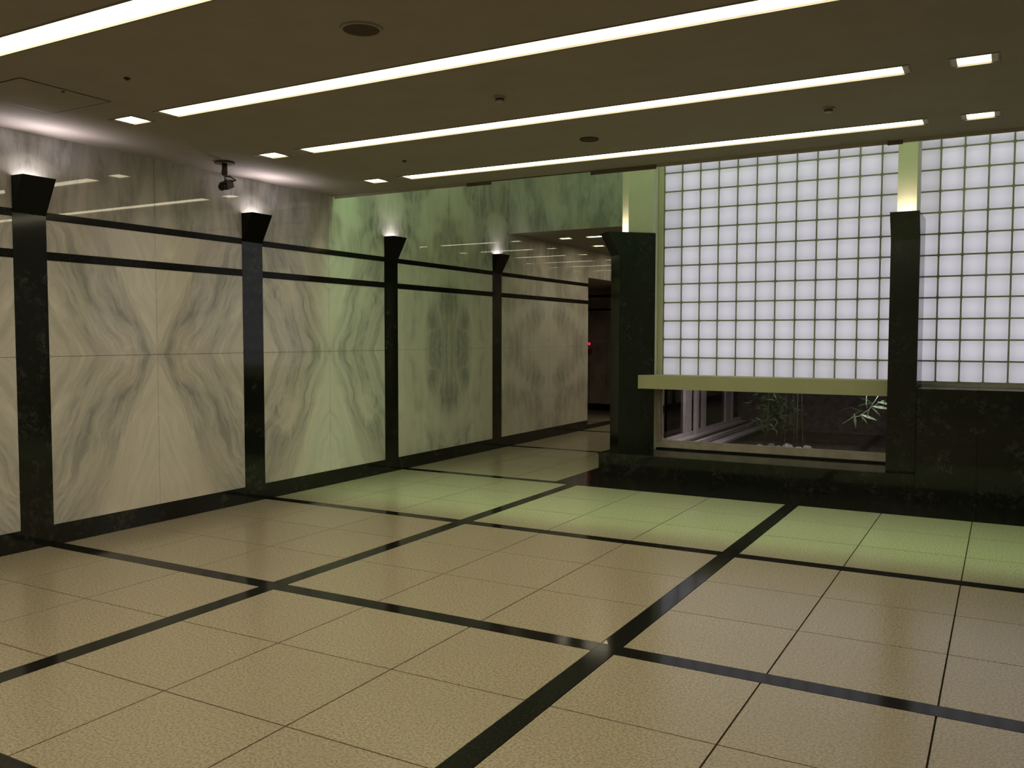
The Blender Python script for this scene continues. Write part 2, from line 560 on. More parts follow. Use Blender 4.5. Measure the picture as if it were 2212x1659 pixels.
trims = []
for i, (z0, z1) in enumerate(BANDS):
    t = empty('trim_%d' % (i + 1)); tag(t, kind='structure')
    for (y0, y1, k) in BAY:
        MB().box(XW - 0.02, XW + 0.003, y0, y1, z0, z1).build('band_piece', M['black'], t)
bb = empty('baseboard_left'); tag(bb, kind='structure')
edges = [YN] + [q for p in PIL for q in p] + [13.40]
for a, b in zip(edges[:-1], edges[1:]):
    MB().box(XW - 0.02, XW + 0.004, a + 0.0012, b - 0.0012, 0.0, BZ).build('baseboard_piece', M['verde'], bb)
MB().box(XW - 0.02, XW + 0.004, 16.6, 20.9, 0.0, BZ).build('baseboard_piece', M['verde'], bb)

# ------------------------------------------------------------------ pilasters with flared uplight capitals
def pilaster(o2, wd, dd, width, z0, zw, zt, depth, back, lampmat, mat, label):
    """o2: centre of the front face, wd: unit vector along the face, dd: outward unit vector"""
    root = empty('pilaster', (o2[0], o2[1], z0))
    tag(root, label, 'column', 'dark marble pilasters with flared capitals')
    hw = width / 2
    P = lambda w, d, z: (o2[0] + wd[0] * w + dd[0] * d, o2[1] + wd[1] * w + dd[1] * d, z)
    f = 0.003 if back < 0.1 else 0.0
    ztop = zw if back < 0.1 else zt
    b = MB()
    lo = [P(-hw, f, z0), P(hw, f, z0), P(hw, -back, z0), P(-hw, -back, z0)]
    up = [P(p[0], p[1], ztop) for p in ((-hw, f), (hw, f), (hw, -back), (-hw, -back))]
    b.hull(lo, up)
    b.build('shaft', mat, root)
    b = MB()
    r, fl = 0.022, zt - 0.10                      # rim thickness, lamp tray height
    kb = 0.002 if back < 0.1 else -back
    if back >= 0.1:                               # the cladding behind the capital
        pass
    A, B_ = P(-hw, f, zw), P(hw, f, zw)
    C, D = P(hw, depth, zt), P(-hw, depth, zt)
    E, F = P(-hw, 0.001, zt), P(hw, 0.001, zt)
    b.face([A, B_, C, D])                         # sloping front
    b.face([A, D, E]); b.face([B_, F, C])         # triangular sides
    ie, if_ = P(-hw + r, 0.012, zt), P(hw - r, 0.012, zt)
    ic, id_ = P(hw - r, depth - r, zt), P(-hw + r, depth - r, zt)
    dl = depth * (fl - zw) / (zt - zw) - r
    je, jf = P(-hw + r, 0.012, fl), P(hw - r, 0.012, fl)
    jc, jd = P(hw - r, dl, fl), P(-hw + r, dl, fl)
    b.face([D, C, ic, id_]); b.face([C, F, if_, ic]); b.face([F, E, ie, if_]); b.face([E, D, id_, ie])
    b.face([id_, ic, jc, jd]); b.face([ic, if_, jf, jc]); b.face([if_, ie, je, jf]); b.face([ie, id_, jd, je])
    b.face([jd, jc, jf, je])
    b.build('capital', M['capital'] if back < 0.1 else mat, root)
    ld, lz = (0.095, zt - 0.035) if back < 0.1 else (0.01, zt + 0.0075)
    lw, lr = (0.11, 0.014) if back < 0.1 else (0.055, 0.007)
    MB().tube([P(-lw, ld, lz), P(lw, ld, lz)], lr, 10).build('uplight_lamp', lampmat, root)
    return root

plabels = ['dark marble pilaster on the marble wall, behind the camera beyond the left edge',
           'dark marble pilaster on the marble wall, just outside the left edge of view',
           'widest dark pilaster at the left edge, glow above its flared black capital',
           'dark pilaster below and right of the security camera on the marble wall',
           'dark pilaster in the green-lit middle of the marble wall',
           'narrowest far pilaster on the marble wall, beside the corridor']
for (y0, y1), lb in zip(PIL, plabels):
    pilaster((XW, (y0 + y1) / 2), (0, 1), (1, 0), y1 - y0, BZ, 3.405, 3.765, 0.19, 0.010, M['lamp_cool'], M['verde'], lb)
q = math.sqrt(0.5)
pilaster((0.0385, 7.5665), (q, -q), (-q, -q), 0.349, 0.346, 3.485, 3.845, 0.19, 0.62, M['lamp_warm'], M['verde_dark'],
         'broad dark pilaster turned diagonally at the corridor corner, standing on the plinth')
pilaster((4.322, 7.34), (1, 0), (0, -1), 0.364, 0.346, 3.485, 3.845, 0.19, 0.78, M['lamp_warm'], M['verde_dark'],
         'dark pilaster between the two glass-block panels, warm lamp glowing on its top')

# ------------------------------------------------------------------ piers behind them, end wall, plinth
wb = empty('wall_back'); tag(wb, kind='structure')
MB().prism([(0.247, 7.598), (0.55, 7.90), (0.55, 8.35), (0.03, 8.35), (0.07, 7.775)], 3.845, 6.1).build('plaster_pier', M['plaster'], wb)
MB().prism([(0.50, 7.99), (0.55, 7.94), (0.55, 8.35), (0.03, 8.35), (0.03, 8.1), (0.35, 8.1)], 0.346, 3.845).build('pier_core', M['plaster'], wb)
MB().box(4.187, 4.43, 7.56, YG + 0.3, 3.845, 6.1).build('plaster_pier', M['plaster'], wb)
MB().box(0.52, XR, YG - 0.02, YG + 0.3, 5.14, 6.1).build('upper_wall', M['plaster'], wb)
# dark marble dado right of the pilaster
dx = [4.52, PX + 2 + h, PX + 3 + h, XR]
for a, b in zip(dx[:-1], dx[1:]):
    MB().box(a + 0.002, b - 0.002, YP, YG + 0.3, 0.0, 1.5).build('dado_slab', M['verde'], wb)

plinth = empty('stone_plinth', (2.2, 7.2, 0))
tag(plinth, 'low dark marble plinth running under the window between the two columns', 'plinth')
MB().box(XPL + 0.06, 4.516, YP + 0.06, YG + 0.18, 0.0, 0.318).build('plinth_core', M['verde_dark'], plinth)
pe = [XPL, 1 + h, 2 + h, PX + h, 4.518]
for a, b in zip(pe[:-1], pe[1:]):
    MB().box(a + 0.0015, b - 0.0015, YP, YP + 0.05, 0.0, 0.316).build('plinth_panel', M['verde'], plinth)
MB().box(XPL, XPL + 0.05, YP + 0.05, YG + 0.2, 0.0, 0.316).build('plinth_panel', M['verde'], plinth)
MB().bevbox(XPL - 0.008, 4.518, YP - 0.010, YG + 0.02, 0.316, 0.346, 0.004).build('ledge_slab', M['verde'], plinth)

beam = MB().prism([(0.40, 7.672), (4.137, 7.672), (4.137, 8.12), (0.56, 8.12), (0.56, 7.93), (0.625, 7.90)], 1.358, 1.575)
beam = beam.build('window_shelf', M['shelf'])
tag(beam, 'long cream box-shaped shelf above the low window, below the glass blocks', 'shelf')

# ------------------------------------------------------------------ glass-block panels
PB = 0.2975
def block_mesh(parent):
    b = MB()
    hb = PB / 2 - 0.0105
    def ring(hw, y, c):
        pts = []
        for (cx, cz, a0) in ((1, -1, -90), (1, 1, 0), (-1, 1, 90), (-1, -1, 180)):
            for k in (0, 45, 90):
                a = math.radians(a0 + k)
                pts.append((cx * (hw - c) + c * math.cos(a), y, cz * (hw - c) + c * math.sin(a)))
        return pts
    rs = [ring(hb, 0.10, 0.02), ring(hb, 0.022, 0.02), ring(hb - 0.006, 0.010, 0.022), ring(hb - 0.022, 0.003, 0.022),
          ring(hb * 0.55, -0.004, 0.03)]
    for i in range(len(rs) - 1):
        for k in range(12):
            j = (k + 1) % 12
            b.face([rs[i][k], rs[i][j], rs[i + 1][j], rs[i + 1][k]], smooth=i > 0)
    b.face(rs[-1], smooth=True)
    return b.build('glass_block', M['block'], parent)

src = None
for wi, (x0, nx) in enumerate(((0.640, 12), (4.378, 12))):
    w = empty('window_%d' % (wi + 1)); tag(w, kind='structure')
    z0, nz = 1.552, 12
    x1, z1 = x0 + nx * PB, z0 + nz * PB
    b = MB()
    t = 0.0125
    for i in range(nx + 1):
        x = x0 + i * PB
        b.box(x - t, x + t, YG + 0.022, YG + 0.115, z0, z1)
    for k in range(nz + 1):
        z = z0 + k * PB
        b.box(x0, x1, YG + 0.0225, YG + 0.1145, z - t, z + t)
    b.build('mortar_grid', M['mortar'], w)
    for i in range(nx):
        for k in range(nz):
            loc = (x0 + (i + 0.5) * PB, YG, z0 + (k + 0.5) * PB)
            if src is None:
                src = block_mesh(w); src.location = Vector(loc) * S
            else:
                inst(src, w, loc)
    if wi == 0:
        MB().box(0.552, x0 - t, YG - 0.01, YG + 0.12, 1.50, 5.14).build('frame', M['plaster'], w)
        MB().box(0.552, 4.18, YG - 0.01, YG + 0.25, 1.358, z0 - t).build('sill', M['plaster'], w)
    else:
        MB().box(x0, XR, YG - 0.03, YG + 0.12, 1.5, z0 - t - 0.012).build('sill', M['frame'], w)
    # light box behind the blocks
    MB().box(x0 - 0.025, x1 + 0.015, YG + 0.28, YG + 0.30, z0, z1).build('light_panel', M['lightbox'], w)
    bx_ = MB().box(x0 - 0.03, x1 + 0.02, YG + 0.30, YG + 0.34, z0 - 0.05, z1 + 0.05)
    bx_.box(x0 - 0.06, x0 - 0.03, YG + 0.12, YG + 0.34, z0 - 0.05, z1 + 0.05)
    bx_.box(x1 + 0.02, x1 + 0.04, YG + 0.12, YG + 0.34, z0 - 0.05, z1 + 0.05)
    bx_.box(x0 - 0.03, x1 + 0.02, YG + 0.12, YG + 0.30, z0 - 0.05, z0 - t - 0.001)
    bx_.box(x0 - 0.03, x1 + 0.02, YG + 0.12, YG + 0.30, z1 + t + 0.001, z1 + 0.05)
    bx_.build('light_box', M['white_box'], w)

# ------------------------------------------------------------------ low window under the shelf
w3 = empty('window_3'); tag(w3, kind='structure')
fr = MB().box(0.552, 4.30, YG - 0.005, YG + 0.09, 0.375, 0.445).box(0.552, 4.30, YG + 0.02, YG + 0.09, 0.445, 0.492)
fr.build('bottom_rail', M['frame'], w3)
MB().box(0.552, 4.30, YG - 0.02, YG + 0.10, 0.3465, 0.366).build('sill_plate', M['verde_dark'], w3)
MB().box(0.575, 0.622, YG, YG + 0.09, 0.492, 1.358).build('jamb', M['frame'], w3)
MB().box(0.622, 4.30, YG + 0.045, YG + 0.052, 0.492, 1.358).build('pane', M['pane'], w3)

# ------------------------------------------------------------------ court behind the window
court = empty('court_floor'); tag(court, kind='structure')
MB().box(1.316, 4.7, 8.42, 13.4, 0.0, 0.25).build('soil_bed', M['soil'], court)
MB().box(1.131, 1.316, 8.30, 13.4, 0.335, 0.372).build('kerb', M['concrete'], court)
MB().box(1.135, 1.31, 8.31, 13.4, 0.0, 0.335).build('kerb_wall', M['soil'], court)
cw = empty('wall_court'); tag(cw, kind='structure')
for a, b in ((0.52, 1.65), (1.65, 3.28), (3.28, 4.7)):
    for z0, z1 in ((0.0, 0.60), (0.60, 1.7), (1.7, 4.6)):
        MB().box(a + .0015, b - .0015, 13.0, 13.12, z0 + .0015, z1 - .0015).build('granite_panel', M['court_wall'], cw)
MB().box(4.62, 4.75, YG + 0.3, 13.1, 0.0, 4.6).build('side_wall', M['court_wall'], cw)
MB().box(0.50, 4.75, 13.12, 13.25, 0.0, 4.6).build('court_backing', M['court_wall'], cw)
MB().box(0.52, 4.75, YG + 0.54, 13.25, 4.6, 4.7).build('court_cover', M['court_wall'], cw)
tag(MB().box(3.20, 3.29, 12.93, 12.99, 0.10, 0.125).build('outlet_cover', M['stone']), 'small pale plate low on the dark court wall, right of the bamboo', 'plate')

wc = empty('window_4'); tag(wc, kind='structure')        # glazed side of the court, towards the corridor
sb = MB().box(0.50, 0.66, 8.36, 13.0, 0.0, 0.425)
sb.build('sill_wall', M['concrete'], wc)
MB().box(0.555, 0.665, 8.36, 13.0, 0.425, 0.487).build('top_rail', M['court_frame'], wc)
MB().box(0.66, 0.80, 8.33, 13.0, 0.0, 0.432).build('track_rail', M['court_frame'], wc)
MB().box(0.80, 0.96, 8.33, 13.0, 0.0, 0.405).build('track_rail', M['dark_metal'], wc)
MB().box(0.96, 1.03, 8.33, 13.0, 0.0, 0.418).build('track_rail', M['court_frame'], wc)
MB().box(1.03, 1.13, 8.33, 13.0, 0.0, 0.350).build('gutter', M['dark_metal'], wc)
for y0, y1 in ((9.35, 9.72), (9.95, 10.05), (10.40, 10.6), (11.95, 12.3), (12.42, 12.5)):
    MB().box(0.56, 0.64, y0, y1, 0.487, 3.4).build('mullion', M['court_frame'], wc)
MB().box(0.64, 0.70, 9.82, 9.95, 0.40, 3.4).build('mullion', M['court_frame'], wc)
for y0, y1 in ((8.40, 9.35), (9.72, 9.95), (10.05, 10.40), (10.6, 11.95), (12.3, 12.42), (12.5, 13.0)):
    MB().box(0.59, 0.60, y0, y1, 0.487, 3.4).build('pane', M['court_pane'], wc)
MB().box(0.50, 0.66, 8.36, 13.1, 3.4, 4.6).build('head_wall', M['court_wall'], wc)

def leaf_mesh(name, mat, parent, L=0.16, W=0.022):
    b = MB(); ow = ORG[parent.name]
    pts = [(0, 0), (0.25, 0.7), (0.5, 1.0), (0.75, 0.66), (1.0, 0.0)]
    up = [(x * L, yv * W / 2, 0.012 * math.sin(x * 3.1)) for x, yv in pts]
    mid = [(x * L, 0, 0.012 * math.sin(x * 3.1) - 0.006 * yv) for x, yv in pts]
    dn = [(x * L, -yv * W / 2, 0.012 * math.sin(x * 3.1)) for x, yv in pts]
    up, mid, dn = [[Vector(p) + ow for p in ring_] for ring_ in (up, mid, dn)]
    for i in range(4):
        b.face([mid[i], mid[i + 1], up[i + 1], up[i]], smooth=True)
        b.face([dn[i], dn[i + 1], mid[i + 1], mid[i]], smooth=True)
    return b.build(name, mat, parent)

# near bamboo branch, close behind the pane at the right
bam = empty('bamboo_branch', (4.05, 8.85, 0.06))
tag(bam, 'pale green bamboo sprig hanging behind the window beside the right pilaster', 'plant')
tw = MB()
tw.tube([(4.10, 8.95, 0.06), (4.12, 8.93, 0.8), (4.08, 8.9, 1.3)], 0.012, 6)
tw.tube([(4.11, 8.93, 1.05), (3.92, 8.85, 1.22), (3.78, 8.8, 1.12), (3.66, 8.8, 1.02), (3.60, 8.8, 0.97), (3.50, 8.8, 0.95), (3.36, 8.8, 0.84)], 0.005, 5)
tw.tube([(3.69, 8.8, 1.32), (3.69, 8.8, 1.15), (3.70, 8.8, 1.10)], 0.005, 5)
tw.tube([(3.86, 8.82, 1.30), (3.80, 8.8, 1.19), (3.74, 8.8, 1.10)], 0.005, 5)
tw.build('twig', M['leaf'], bam)
lf = None
def place_leaf(proto, parent, p, d, roll, k=1.0):
    o = proto.copy(); col.objects.link(o); o.parent = parent
    o.location = (Vector(p) - ORG[parent.name]) * S
    d = Vector(d).normalized()
    qn = d.to_track_quat('X', 'Z')
    o.rotation_mode = 'QUATERNION'
    from mathutils import Quaternion
    o.rotation_quaternion = qn @ Quaternion((1, 0, 0), roll)
    o.scale = (k, k, k)
    return o
leaf0 = leaf_mesh('leaf', M['leaf'], bam, 0.25, 0.040)
specs = [((3.52, 8.80, 1.02), (0.10, -.02, -0.9), 1.2, 1.0), ((3.60, 8.8, 1.00), (0.4, -.1, -0.5), 0.3, 0.8), ((3.60, 8.8, 1.00), (0.9, -.1, -0.30), 1.0, 1.1),
         ((3.66, 8.8, 1.03), (-0.8, 0, 0.25), 0.9, 0.9), ((3.62, 8.8, 1.02), (0.1, 0, -0.7), 0.6, 0.6), ((3.75, 8.8, 1.12), (-0.2, -.1, -0.8), 1.3, 0.8),
         ((3.76, 8.8, 1.13), (0.9, -.1, -0.1), 1.2, 1.15), ((3.76, 8.8, 1.12), (0.6, 0, -0.6), 0.8, 0.8), ((3.82, 8.8, 1.19), (-0.9, 0, -0.25), 1.1, 1.1),
         ((3.84, 8.8, 1.20), (0.7, .1, -0.15), 1.1, 0.9), ((3.72, 8.8, 1.20), (-0.8, 0, 0.3), 0.8, 0.6), ((3.97, 8.8, 1.26), (-0.1, -.2, -0.6), 1.4, 0.7),
         ((3.54, 8.8, 1.12), (-0.9, 0.1, -0.35), 0.2, 1.15), ((3.46, 8.8, 0.93), (-0.7, 0.1, -0.6), 0.2, 1.0), ((3.78, 8.8, 1.16), (-0.6, 0, 0.45), 0.7, 0.7)]
for p, d, r, k in specs:
    place_leaf(leaf0, bam, p, d, r, k)
leaf0.location = (Vector((3.64, 8.8, 1.06)) - ORG[bam.name]) * S
leaf0.rotation_euler = (0.9, 0.5, 2.8)
leaf0.scale = (0.8, 0.8, 0.8)

# dark bamboo clump further back
cl = empty('bamboo_clump', (2.25, 9.8, 0.25))
tag(cl, 'dark leafy bamboo clump rising from pale stones in the court behind the window', 'plant')
for (x, y, dx_) in ((1.70, 10.9, 0.10), (1.92, 11.1, -0.02), (2.02, 10.95, 0.03), (2.16, 11.05, -0.03), (2.24, 10.9, 0.0), (2.30, 11.1, -0.05)):
    x, y = x + 0.25, y - 1.2
    MB().tube([(x, y, 0.25), (x + dx_ * 0.5, y, 0.9), (x + dx_, y, 2.2)], [0.013, 0.010, 0.006], 7).build('culm', M['culm'], cl)
fo = MB()
rnd = random.Random(3)
for i in range(900):
    x = rnd.gauss(2.12, 0.15); y = rnd.gauss(9.8, 0.2); z = 0.62 + abs(rnd.gauss(0.35, 0.42))
    if z > 2.1: continue
    d = Vector((rnd.uniform(-1, 1), rnd.uniform(-1, 1), rnd.uniform(-1.1, 0.1))).normalized()
    sd = d.cross(Vector((rnd.uniform(-1, 1), rnd.uniform(-1, 1), 1))).normalized() * 0.015
    p = Vector((x, y, z)); L = rnd.uniform(0.10, 0.2)
    fo.face([p, p + d * L * 0.45 + sd, p + d * L, p + d * L * 0.45 - sd])
tag(fo.build('foliage', M['leaf_dark'], cl), kind='stuff')
def rock(x, y, z, r, lab, seed):
    me = bpy.data.meshes.new('stone')
    bm = bmesh.new()
    bmesh.ops.create_icosphere(bm, subdivisions=2, radius=r * S)
    rr = random.Random(seed)
    for v in bm.verts:
        v.co *= rr.uniform(0.78, 1.15)
        v.co.z *= 0.7
    bm.to_mesh(me); bm.free()
    me.materials.append(M['stone'])
    o = bpy.data.objects.new('stone', me)
    o.location = Vector((x, y, z)) * S
    col.objects.link(o)
    tag(o, lab, 'stone', 'pale stones round the bamboo')
for i, (x, y, r) in enumerate(((1.60, 10.70, .045), (1.78, 10.80, .05), (1.92, 10.66, .045), (2.08, 10.70, .065), (2.27, 10.64, .045), (2.10, 10.5, .045), (1.84, 10.5, .04), (2.38, 10.8, .05))):
    r *= 1.45
    rock(x + 0.25, y - 0.95, 0.25 + r * 0.6, r, '%s at the foot of the dark bamboo clump' % {0: 'leftmost small pale rough stone', 3: 'largest pale rough stone', 7: 'rightmost pale rough stone'}.get(i, 'medium pale rough stone lying among the others'), 20 + i)

# ------------------------------------------------------------------ ceilings with recessed lights
def grid_ceiling(name, x0, x1, y0, y1, z, holes, mat, thick=0.10):
    xs = sorted({x0, x1} | {v for q_ in holes for v in q_[:2]})
    ys = sorted({y0, y1} | {v for q_ in holes for v in q_[2:]})
    b = MB()
    inside = lambda x, y: any(a < x < c and d < y < e for a, c, d, e in holes)
    for i in range(len(xs) - 1):
        for j in range(len(ys) - 1):
            a, c, d, e = xs[i], xs[i + 1], ys[j], ys[j + 1]
            if not inside((a + c) / 2, (d + e) / 2):
                b.face([(a, d, z), (a, e, z), (c, e, z), (c, d, z)])
    for a, c, d, e in holes:
        for p, r in (((a, d), (c, d)), ((c, d), (c, e)), ((c, e), (a, e)), ((a, e), (a, d))):
            b.face([(p[0], p[1], z), (r[0], r[1], z), (r[0], r[1], z + thick), (p[0], p[1], z + thick)])
    b.face([(x0, y0, z + thick), (x1, y0, z + thick), (x1, y1, z + thick), (x0, y1, z + thick)])
    for p, r in (((x0, y0), (x1, y0)), ((x1, y0), (x1, y1)), ((x1, y1), (x0, y1)), ((x0, y1), (x0, y0))):
        b.face([(p[0], p[1], z), (r[0], r[1], z), (r[0], r[1], z + thick), (p[0], p[1], z + thick)])
    return b.build(name, mat)

def luminaire(kind, x0, x1, y0, y1, z, label, group):
    """frame lining the cut-out, diffuser recessed in it; x0..y1 is the bright opening"""
    e, fy = (0.055, 0.018)
    root = empty(kind, ((x0 + x1) / 2, (y0 + y1) / 2, z))
    tag(root, label, 'ceiling light', group)
    X0, X1, Y0, Y1 = x0 - e, x1 + e, y0 - fy, y1 + fy
    b = MB()
    b.box(X0, X0 + 0.012, Y0, Y1, z - 0.004, z + 0.06).box(X1 - 0.012, X1, Y0, Y1, z - 0.004, z + 0.06)
    b.box(X0 + 0.012, X1 - 0.012, Y0, y0, z - 0.004, z + 0.06).box(X0 + 0.012, X1 - 0.012, y1, Y1, z - 0.004, z + 0.06)
    b.build('frame', M['trim_metal'], root)
    for ea, eb in ((X0 + 0.012, x0), (x1, X1 - 0.012)):
        MB().box(ea, eb, y0, y1, z + 0.004, z + 0.055).build('end_cap', M['cap_grey'], root)
    MB().box(x0, x1, y0, y1, z + 0.012, z + 0.055).build('diffuser', M['strip'], root)
    return (X0, X1, Y0, Y1)

holes = []
rows_y = [(-7.4, 'sixth'), (-5.55, 'fifth'), (-3.70, 'fourth'), (-1.85, 'nearest'), (0.0, ''), (1.835, ''), (3.685, '')]
strip_lab = ['long ceiling light strip far behind the camera', 'long ceiling light strip directly over the camera', 'long ceiling light strip just above the top of the picture',
             'long ceiling light strip cut off at the top left corner', 'long ceiling light strip crossing below the big round speaker',
             'long ceiling light strip between the smoke detector and the small round speaker', 'long ceiling light strip nearest the glass blocks']
sql = ['far behind the camera', 'over the camera', 'above the top of the picture', 'outside the top left of the picture', 'beside the ceiling hatch, upper left',
       'right above the security camera', 'over the green-lit wall, farthest on the left side']
sqr = ['far behind the camera on the right', 'over the camera on the right', 'above the top of the picture on the right', 'outside the top right of the picture',
       'outside the frame at the upper right', 'upper of the two near the top right corner', 'lower of the two right, nearest the glass blocks']
for (yy, _), lab, a, c in zip(rows_y, strip_lab, sql, sqr):
    holes.append(luminaire('strip_light', -1.245, 4.79, yy - 0.115, yy + 0.115, ZC, lab, 'long recessed strip lights'))
    holes.append(luminaire('square_light', -1.86, -1.63, yy - 0.115, yy + 0.115, ZC, 'small square recessed ceiling light ' + a, 'small square recessed lights'))
    if yy > 0.5 or yy < -1:
        holes.append(luminaire('square_light', 5.16, 5.385, yy - 0.12, yy + 0.115, ZC, 'small square recessed ceiling light ' + c, 'small square recessed lights'))
ceil = grid_ceiling('ceiling', XW, XR, YN, YE, ZC, holes, M['ceiling'])
tag(ceil, kind='structure')
MB().box(XW, XR, YE - 0.08, YE, ZC + 0.10, 6.1).build('well_fascia', M['ceiling'], ceil)
MB().box(XW - 0.2, XR, YE - 0.1, YB + 0.3, 6.1, 6.2).build('well_ceiling', M['well_white'], ceil)

# corridor beyond the light well
ch = []
for i, yy in enumerate((10.92, 12.62, 14.32, 16.03, 17.6, 19.3)):
    o_ = ['first', 'second', 'third', 'fourth', 'fifth', 'last'][i]
    ch.append(luminaire('strip_light', -2.0, -0.56, yy - 0.10, yy + 0.10, ZC, 'short corridor ceiling strip light, %s beyond the marble bulkhead' % o_, 'corridor strip lights'))
    ch.append(luminaire('square_light', -2.61, -2.38, yy - 0.10, yy + 0.10, ZC, 'small square corridor ceiling light near the marble wall, %s beyond the bulkhead' % o_, 'corridor square lights'))
    ch.append(luminaire('square_light', -0.20, 0.03, yy - 0.10, yy + 0.10, ZC, 'small square corridor ceiling light near the court windows, %s beyond the bulkhead' % o_, 'corridor square lights'))
cc = grid_ceiling('ceiling_corridor', XW, 0.52, YB + 0.04, 21.0, ZC, ch, M['ceiling'])
tag(cc, kind='structure')

# bulkhead over the corridor mouth
wf = empty('wall_far'); tag(wf, kind='structure')
MB().box(XW, 0.60, YB + 0.02, YB + 0.25, ZC + 0.11, 6.15).build('bulkhead_core', M['backing'], wf)
bxs = [XW + 0.002, -1.9, -0.65, 0.56]
for a, c in zip(bxs[:-1], bxs[1:]):
    mc = -1.27
    b = MB()
    uvq = lambda p: ((p[0] + 4.0) * 0.9, p[2] * 0.9)
    for qd in ([(a, YB, ZC), (c - .003, YB, ZC), (c - .003, YB, 6.1), (a, YB, 6.1)],
               [(a, YB, ZC), (a, YB + .03, ZC), (c - .003, YB + .03, ZC), (c - .003, YB, ZC)],
               [(c - .003, YB, ZC), (c - .003, YB + .03, ZC), (c - .003, YB + .03, 6.1), (c - .003, YB, 6.1)],
               [(a, YB, ZC), (a, YB + .03, ZC), (a, YB + .03, 6.1), (a, YB, 6.1)]):
        b.face(qd, [uvq(p) for p in qd])
    b.build('marble_slab', MARB_BULK, wf)
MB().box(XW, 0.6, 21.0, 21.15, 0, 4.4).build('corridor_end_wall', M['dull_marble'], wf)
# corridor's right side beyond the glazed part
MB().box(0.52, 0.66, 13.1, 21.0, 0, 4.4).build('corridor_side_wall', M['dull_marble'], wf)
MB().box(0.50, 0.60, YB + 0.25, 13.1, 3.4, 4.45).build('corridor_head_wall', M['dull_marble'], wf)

# side passage seen through the opening
wp = empty('wall_passage'); tag(wp, kind='structure')
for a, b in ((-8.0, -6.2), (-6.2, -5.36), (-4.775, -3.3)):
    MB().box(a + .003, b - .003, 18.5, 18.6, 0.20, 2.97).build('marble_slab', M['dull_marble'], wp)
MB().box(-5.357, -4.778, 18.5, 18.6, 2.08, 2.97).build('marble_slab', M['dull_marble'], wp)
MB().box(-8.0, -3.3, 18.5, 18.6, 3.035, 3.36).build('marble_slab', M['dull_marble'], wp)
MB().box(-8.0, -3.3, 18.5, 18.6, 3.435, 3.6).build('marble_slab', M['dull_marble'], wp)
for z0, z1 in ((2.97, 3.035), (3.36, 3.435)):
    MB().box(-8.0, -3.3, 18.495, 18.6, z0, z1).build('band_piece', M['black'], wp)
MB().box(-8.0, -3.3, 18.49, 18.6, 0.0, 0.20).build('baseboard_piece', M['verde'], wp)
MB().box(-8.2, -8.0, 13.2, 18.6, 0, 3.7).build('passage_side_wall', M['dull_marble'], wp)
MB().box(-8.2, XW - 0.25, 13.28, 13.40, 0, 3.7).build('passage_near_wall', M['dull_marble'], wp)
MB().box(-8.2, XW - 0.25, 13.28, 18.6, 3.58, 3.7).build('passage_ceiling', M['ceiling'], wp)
MB().box(XW - 0.30, XW - 0.25, 16.6, 18.6, 0, 3.7).build('passage_return', M['dull_marble'], wp)
hc = empty('hydrant_cabinet', (-5.05, 18.5, 0.2))
tag(hc, 'marble-faced wall cabinet with red lamp and alarm in the dark side passage', 'cabinet')
MB().box(-5.345, -4.785, 18.492, 18.60, 0.212, 2.065).build('door', M['dull_marble'], hc)
fa = empty('fire_alarm', (-5.33, 18.45, 1.85))
tag(fa, 'round red fire alarm with a glowing red lamp in the side passage', 'alarm')
MB().tube([(-5.33, 18.49, 1.760), (-5.33, 18.44, 1.760)], 0.085, 20).build('alarm_disc', M['red'], fa)
MB().tube([(-5.33, 18.49, 1.985), (-5.33, 18.45, 1.985)], 0.062, 16).build('lamp_base', M['dark_metal'], fa)
MB().tube([(-5.33, 18.45, 1.985), (-5.33, 18.41, 1.985), (-5.33, 18.385, 1.985)], [0.048, 0.045, 0.015], 14).build('red_lamp', M['red_lamp'], fa)

# unseen enclosing walls
tag(MB().box(XR, XR + 0.15, YN, YG + 0.4, 0, 6.2).build('wall_right', M['dull_marble']), kind='structure')
tag(MB().box(XW - 0.2, XR, YN - 0.15, YN, 0, 4.4).build('wall_near', M['dull_marble']), kind='structure')

# ------------------------------------------------------------------ trim along the ceiling edge
et = empty('trim_3', (0, YE, ZC)); tag(et, kind='structure')
for x0, x1, hh, mt in ((-3.06, -0.78, 0.033, 'trough'), (-0.78, -0.40, 0.045, 'trough_dark'), (-0.40, 1.02, 0.010, 'trough_dark'),
                       (1.02, 1.87, 0.050, 'trough_dark'), (1.87, 4.40, 0.032, 'trough'), (4.40, 4.55, 0.042, 'trough_dark'), (4.55, 8.19, 0.030, 'trough')):
    MB().box(x0 + 0.001, x1 - 0.001, YE + 0.001, YE + 0.022, ZC - hh, ZC + 0.06).build('edge_strip', M[mt], et)

# ------------------------------------------------------------------ ceiling fittings
def disc(b, x, y, r, z0, z1, n=28):
    b.hull([(x + r * math.cos(2 * math.pi * k / n), y + r * math.sin(2 * math.pi * k / n), z0) for k in range(n)],
           [(x + r * math.cos(2 * math.pi * k / n), y + r * math.sin(2 * math.pi * k / n), z1) for k in range(n)])
    return b
def ring(b, x, y, r0, r1, z0, z1, n=32):
    for k in range(n):
        a, c = 2 * math.pi * k / n, 2 * math.pi * (k + 1) / n
        P = lambda r, t, z: (x + r * math.cos(t), y + r * math.sin(t), z)
        b.face([P(r0, a, z0), P(r0, c, z0), P(r1, c, z0), P(r1, a, z0)], smooth=False)
        b.face([P(r1, a, z0), P(r1, c, z0), P(r1, c, z1), P(r1, a, z1)], smooth=True)
        b.face([P(r0, a, z0), P(r0, c, z0), P(r0, c, z1), P(r0, a, z1)], smooth=True)
    return b
